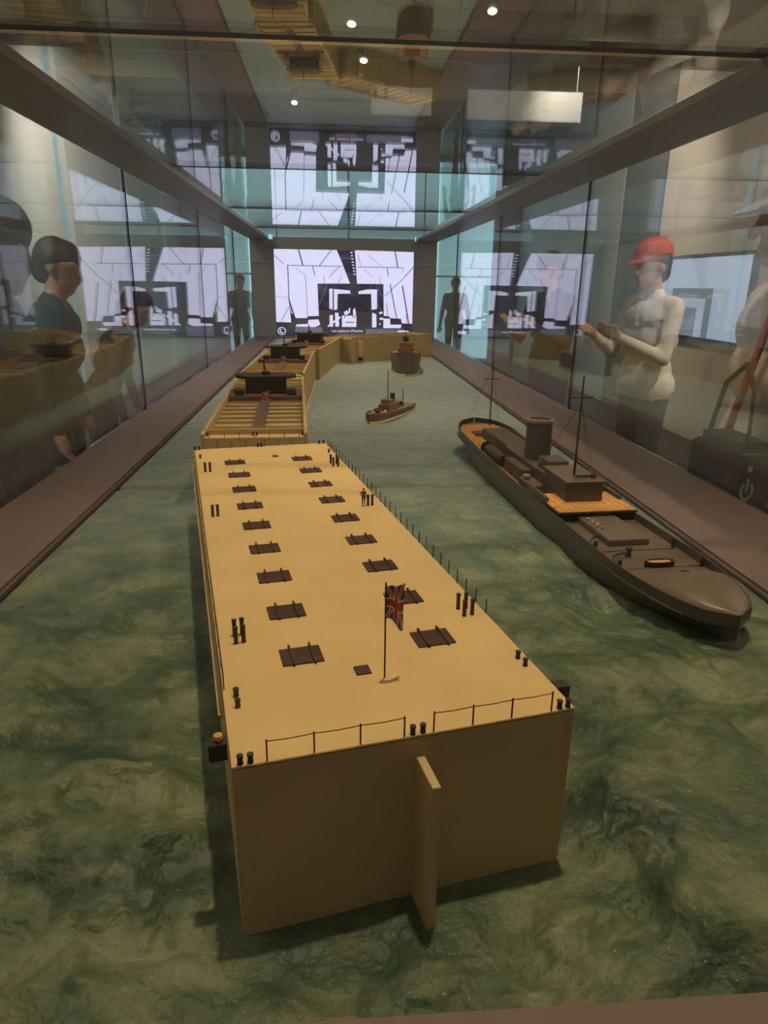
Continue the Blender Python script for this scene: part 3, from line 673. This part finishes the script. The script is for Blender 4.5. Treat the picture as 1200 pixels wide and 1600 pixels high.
def human(name, label, loc, rz, h=1.75, top='blk', legs='jean', skin='skin', lean=0, head_tilt=0, arms=None, voxel=.012, hair='hair', cap=None, hood=None, scale=1.0, fingers=True, cat='person', sleeves=True):
    """figure facing -y before rotation; arms = ((elbow),(wrist)) for left and right relative to the shoulder"""
    k = h/1.75
    V = lambda x, y, z: np.array([x, y, z], float)
    hip = V(0, 0, .93)
    cl, sl = math.cos(lean), math.sin(lean)
    def T(p):           # torso frame above the hips, leaning forward
        x, y, z = p; dz = z-.93
        return V(x, y*cl-dz*sl, .93+dz*cl+y*sl)
    cap_ = []           # (a, b, ra, rb, region)
    for sx in (-1, 1):
        hp = V(sx*.09, 0, .90); kn = V(sx*.10, -.015, .49); an = V(sx*.10, .02, .09)
        cap_ += [(hp, kn, .088, .058, 1), (kn, an, .056, .038, 1), (an, V(sx*.105, -.10, .035), .038, .030, 3), (V(sx*.1, .04, .04), V(sx*.105, -.15, .028), .036, .026, 3)]
    tp = T
    cap_ += [(V(-.06, 0, .92), V(.06, 0, .92), .115, .115, 1), (V(-.065, 0, .955), V(.065, 0, .955), .128, .128, 0), (tp((-.055, 0, 1.05)), tp((.055, 0, 1.05)), .108, .108, 0), (tp((-.07, 0, 1.22)), tp((.07, 0, 1.22)), .118, .118, 0),
             (tp((-.085, .005, 1.34)), tp((.085, .005, 1.34)), .108, .108, 0), (tp((-.15, .01, 1.405)), tp((.15, .01, 1.405)), .062, .062, 0)]
    neck0 = tp((0, .01, 1.42)); hc = tp((0, -.015, 1.62))
    hc = hc+V(0, -math.sin(head_tilt)*.05, -abs(math.sin(head_tilt))*.02)
    cap_ += [(neck0, hc+V(0, .01, -.06), .056, .052, 2)]
    ct, st_ = math.cos(head_tilt+lean*.5), math.sin(head_tilt+lean*.5)
    def Hd(p): x, y, z = p; return hc+V(x, y*ct-z*st_, z*ct+y*st_)
    cap_ += [(Hd((0, .02, .035)), Hd((0, -.012, .025)), .084, .080, 2), (Hd((0, -.03, -.06)), Hd((0, -.062, -.085)), .055, .030, 2), (Hd((0, -.02, .0)), Hd((0, -.03, -.05)), .072, .058, 2),
             (Hd((0, -.086, .02)), Hd((0, -.112, -.022)), .009, .015, 2), (Hd((-.018, -.088, -.058)), Hd((.018, -.088, -.058)), .010, .010, 2), (Hd((-.05, -.07, .035)), Hd((.05, -.07, .035)), .016, .016, 2)]
    for sx in (-1, 1): cap_ += [(Hd((sx*.08, .005, .015)), Hd((sx*.08, .010, -.025)), .016, .011, 2)]
    arms = arms or (((.07, .03, -.29), (.09, -.06, -.54)), ((.07, .03, -.29), (.09, -.06, -.54)))
    for sx, (el, wr_) in zip((-1, 1), arms):
        sh_ = tp((sx*.18, .01, 1.40)); e = sh_+V(sx*el[0], el[1], el[2]); wv = sh_+V(sx*wr_[0], wr_[1], wr_[2])
        cap_ += [(sh_, e, .056, .043, 0), (e, wv, .041, .028, 0 if sleeves else 2)]
        d = (wv-e)/np.linalg.norm(wv-e); side = np.cross(d, V(0, 1, 0)); side = side/max(1e-6, np.linalg.norm(side))*sx
        pal = wv+d*.075; nrm = np.cross(side, d)
        cap_ += [(wv+d*.01, pal, .029, .030, 2), (wv+d*.02+side*.015, pal+side*.018, .02, .02, 2), (wv+d*.02-side*.015, pal-side*.018, .02, .02, 2)]
        if fingers:
            for q, ln in zip((-.033, -.011, .011, .031), (.060, .074, .070, .055)):
                b0_ = pal+side*q; b1_ = b0_+d*ln*.55+nrm*.006; b2_ = b1_+d*ln*.40+nrm*.02
                cap_ += [(b0_, b1_, .0105, .0095, 2), (b1_, b2_, .0095, .0085, 2)]
            t0 = wv+d*.025-side*.028; t1 = t0-side*.028+d*.03; t2 = t1+d*.03
            cap_ += [(t0, t1, .013, .011, 2), (t1, t2, .011, .009, 2)]
    def mesh_of(cs, vox, nm):
        mb = MB()
        for a, b_, ra, rb, _ in cs:
            a = Vector(a); b_ = Vector(b_); d = b_-a; L = max(d.length, 1e-5); d = d/L
            pts = []; rs = []
            for t in np.linspace(-math.pi/2, 0, 5): pts.append(a+d*ra*math.sin(t)); rs.append(max(1e-4, ra*math.cos(t)))
            for t in np.linspace(0, math.pi/2, 5): pts.append(b_+d*(rb*math.sin(t)+1e-5)); rs.append(max(1e-4, rb*math.cos(t)))
            mb.tube(pts, rs, 14)
        o = mb.build(nm, M['skin'], None, 1)
        r = o.modifiers.new('r', 'REMESH'); r.mode = 'VOXEL'; r.voxel_size = vox
        s2 = o.modifiers.new('s', 'SMOOTH'); s2.factor = .5; s2.iterations = 2
        dg = bpy.context.evaluated_depsgraph_get(); dg.update()
        me2 = bpy.data.meshes.new_from_object(o.evaluated_get(dg)); o.modifiers.clear(); old = o.data; o.data = me2; bpy.data.meshes.remove(old)
        return o
    cap_ += [(tp((-.03, .012, 1.445)), tp((.03, .012, 1.445)), .058, .058, 0)]
    root = thing(name, label, cat, loc, rz)
    body = mesh_of(cap_, voxel, 'body'); me2 = body.data
    me2.materials.clear()
    for q in (M[top], M[legs], M[skin], M['shoe']): me2.materials.append(q)
    nP = len(me2.polygons); C_ = np.empty(nP*3); me2.polygons.foreach_get('center', C_); C_ = C_.reshape(-1, 3)
    D = np.stack([seg_dist(C_, a, b_, ra, rb) for a, b_, ra, rb, _ in cap_]); reg = np.array([q[4] for q in cap_])[D.argmin(0)]
    me2.polygons.foreach_set('material_index', reg.astype(np.int32)); me2.polygons.foreach_set('use_smooth', [True]*nP)
    body.parent = root; body.scale = (k*scale,)*3
    extra = []
    if hair:
        hs = [(Hd((0, .03, .05)), Hd((0, -.015, .055)), .088, .080, 0), (Hd((0, .05, .03)), Hd((0, .06, -.04)), .075, .055, 0), (Hd((-.06, .02, .04)), Hd((.06, .02, .04)), .045, .045, 0)]
        extra.append(('hair', mesh_of(hs, max(.008, voxel), 'hair'), M[hair]))
    if cap:
        hs = [(Hd((0, .03, .07)), Hd((0, -.02, .07)), .092, .088, 0)]
        for q in np.linspace(-.055, .055, 6): hs.append((Hd((q, -.07, .055)), Hd((q*.8, -.165+abs(q)*.6, .032)), .010, .007, 0))
        extra.append(('cap', mesh_of(hs, .008, 'cap'), M[cap]))
    if hood:
        hs = [(Hd((0, .05, .06)), Hd((0, .0, .07)), .105, .098, 0), (Hd((0, .06, .03)), tp((0, .06, 1.45)), .10, .10, 0), (tp((-.12, .02, 1.42)), tp((.12, .02, 1.42)), .09, .09, 0)]
        extra.append(('hood', mesh_of(hs, .012, 'hood'), M[hood]))
    for nm, o, mm in extra:
        o.data.materials.clear(); o.data.materials.append(mm); o.parent = root; o.scale = (k*scale,)*3
        o.data.polygons.foreach_set('use_smooth', [True]*len(o.data.polygons)); 
    return root, (lambda p: Vector(Hd(p))*k*scale), (lambda p: Vector(T(p))*k*scale)

rest = (((.07, .03, -.29), (.08, -.03, -.54)), ((.07, .03, -.29), (.08, -.03, -.54)))
hold = (((.05, -.08, -.27), (-.06, -.30, -.16)), ((.05, -.08, -.27), (-.06, -.30, -.16)))
# man in the pale cap beside the right glass, facing it
pr, hd_, tr_ = human('person', 'person in pale blue cap and off-white shirt close beside the right glass', (1.395, 2.02, 0), R_(-97), 1.94, 'wshirt', 'jean', 'skin', .05, .12, voxel=.009, cap='lcap', hair='hair')
mb = MB(); mb.tube([tr_((.05, .02, 1.47)), tr_((.10, -.10, 1.40)), tr_((.09, -.145, 1.2)), tr_((.05, -.16, 1.06))], [.012]*4, 8); mb.build('lanyard', M['red'], pr, 1, label='red strap')
bag = thing('shoulder_bag', 'dark bag with round pale green mark, held by the person in the pale cap', 'bag', (1.155, 1.86, .90))
MB().box(-.075, .07, -.13, .12, 0, .30).build('body', M['blk'], bag, 1, .03)
MB().tube([(-.02, -.10, .29), (-.01, -.07, .44), (0, 0, .50), (-.01, .07, .44), (-.02, .10, .29)], .008, 8).build('strap', M['blk'], bag, 1)
mk = MB(); N = 20
M['mint'] = mat('pale_green_print', (.35, .6, .5), .6)
for j in range(N-4):
    t0 = 2*math.pi*(j+2)/N+math.pi/2; t1 = 2*math.pi*(j+3)/N+math.pi/2
    q = [(r*math.cos(t), r*1.5*math.sin(t)) for t, r in ((t0, .020), (t1, .020), (t1, .013), (t0, .013))]
    mk.add([(x, -.1325, .17+z) for x, z in q]+[(x, -.1305, .17+z) for x, z in q], [(0,1,2,3), (7,6,5,4), (0,4,5,1), (1,5,6,2), (2,6,7,3), (3,7,4,0)])
mk.box(-.003, .003, -.1325, -.1305, .17, .205); mk.box(-.006, .006, -.1325, -.1305, .225, .24)
mk.v = [(v[0]-.02, v[1], v[2]) for v in mk.v]; mk.build('mark', M['mint'], bag, 1, label='pale green ring mark')
human('person', 'person in red cap and off-white shirt farther along the right side', (1.98, 4.25, 0), R_(-75), 1.86, 'wshirt', 'jean', 'skin2', .05, .1, hold, voxel=.012, cap='rcap')
human('person', 'dark-haired person in black standing behind the right glass', (1.75, 5.5, 0), R_(-60), 1.86, 'blk', 'jean', 'skin2', .08, .25, hold)
human('person', 'silhouetted person standing before the cyan wall, right of the screen', (2.32, 13.4, 0), R_(-20), 1.74, 'blk', 'blk', 'skin', 0, 0)
human('person', 'silhouetted person standing before the cyan wall, left of the screen', (-1.70, 13.4, 0), R_(30), 1.74, 'blk', 'blk', 'skin', .05, .1, rest)
human('person', 'dark-haired person in black against the left glass, nearer the camera', (-1.42, 3.65, 0), R_(95), 1.80, 'blk', 'blk', 'skin', .08, .25, rest)
human('person', 'person in grey hooded top filling the left edge', (-1.10, 2.32, 0), R_(100), 1.82, 'gry', 'jean', 'skin', .05, .2, rest, hood='gry', hair=None)
human('person', 'short person in dark clothes bending over the left glass', (-1.52, 4.6, 0), R_(95), 1.62, 'brn', 'blk', 'skin2', .40, .35, rest)
# tiny painted figure on the deck
fx = Vector((.501, 1.150, CH))*S; fx.rotate(Matrix.Rotation(.2129, 3, 'Z'))
hands_hips = (((.13, .06, -.22), (.03, -.03, -.38)), ((.07, .03, -.29), (.08, -.02, -.52)))
human('miniature_figure', 'tiny painted figure standing on the caisson deck beside two bollards', c1.location+fx, .2, 1.75, 'khaki', 'brown', 'skin', 0, 0, hands_hips, voxel=.014, scale=1/58, cat='figurine')
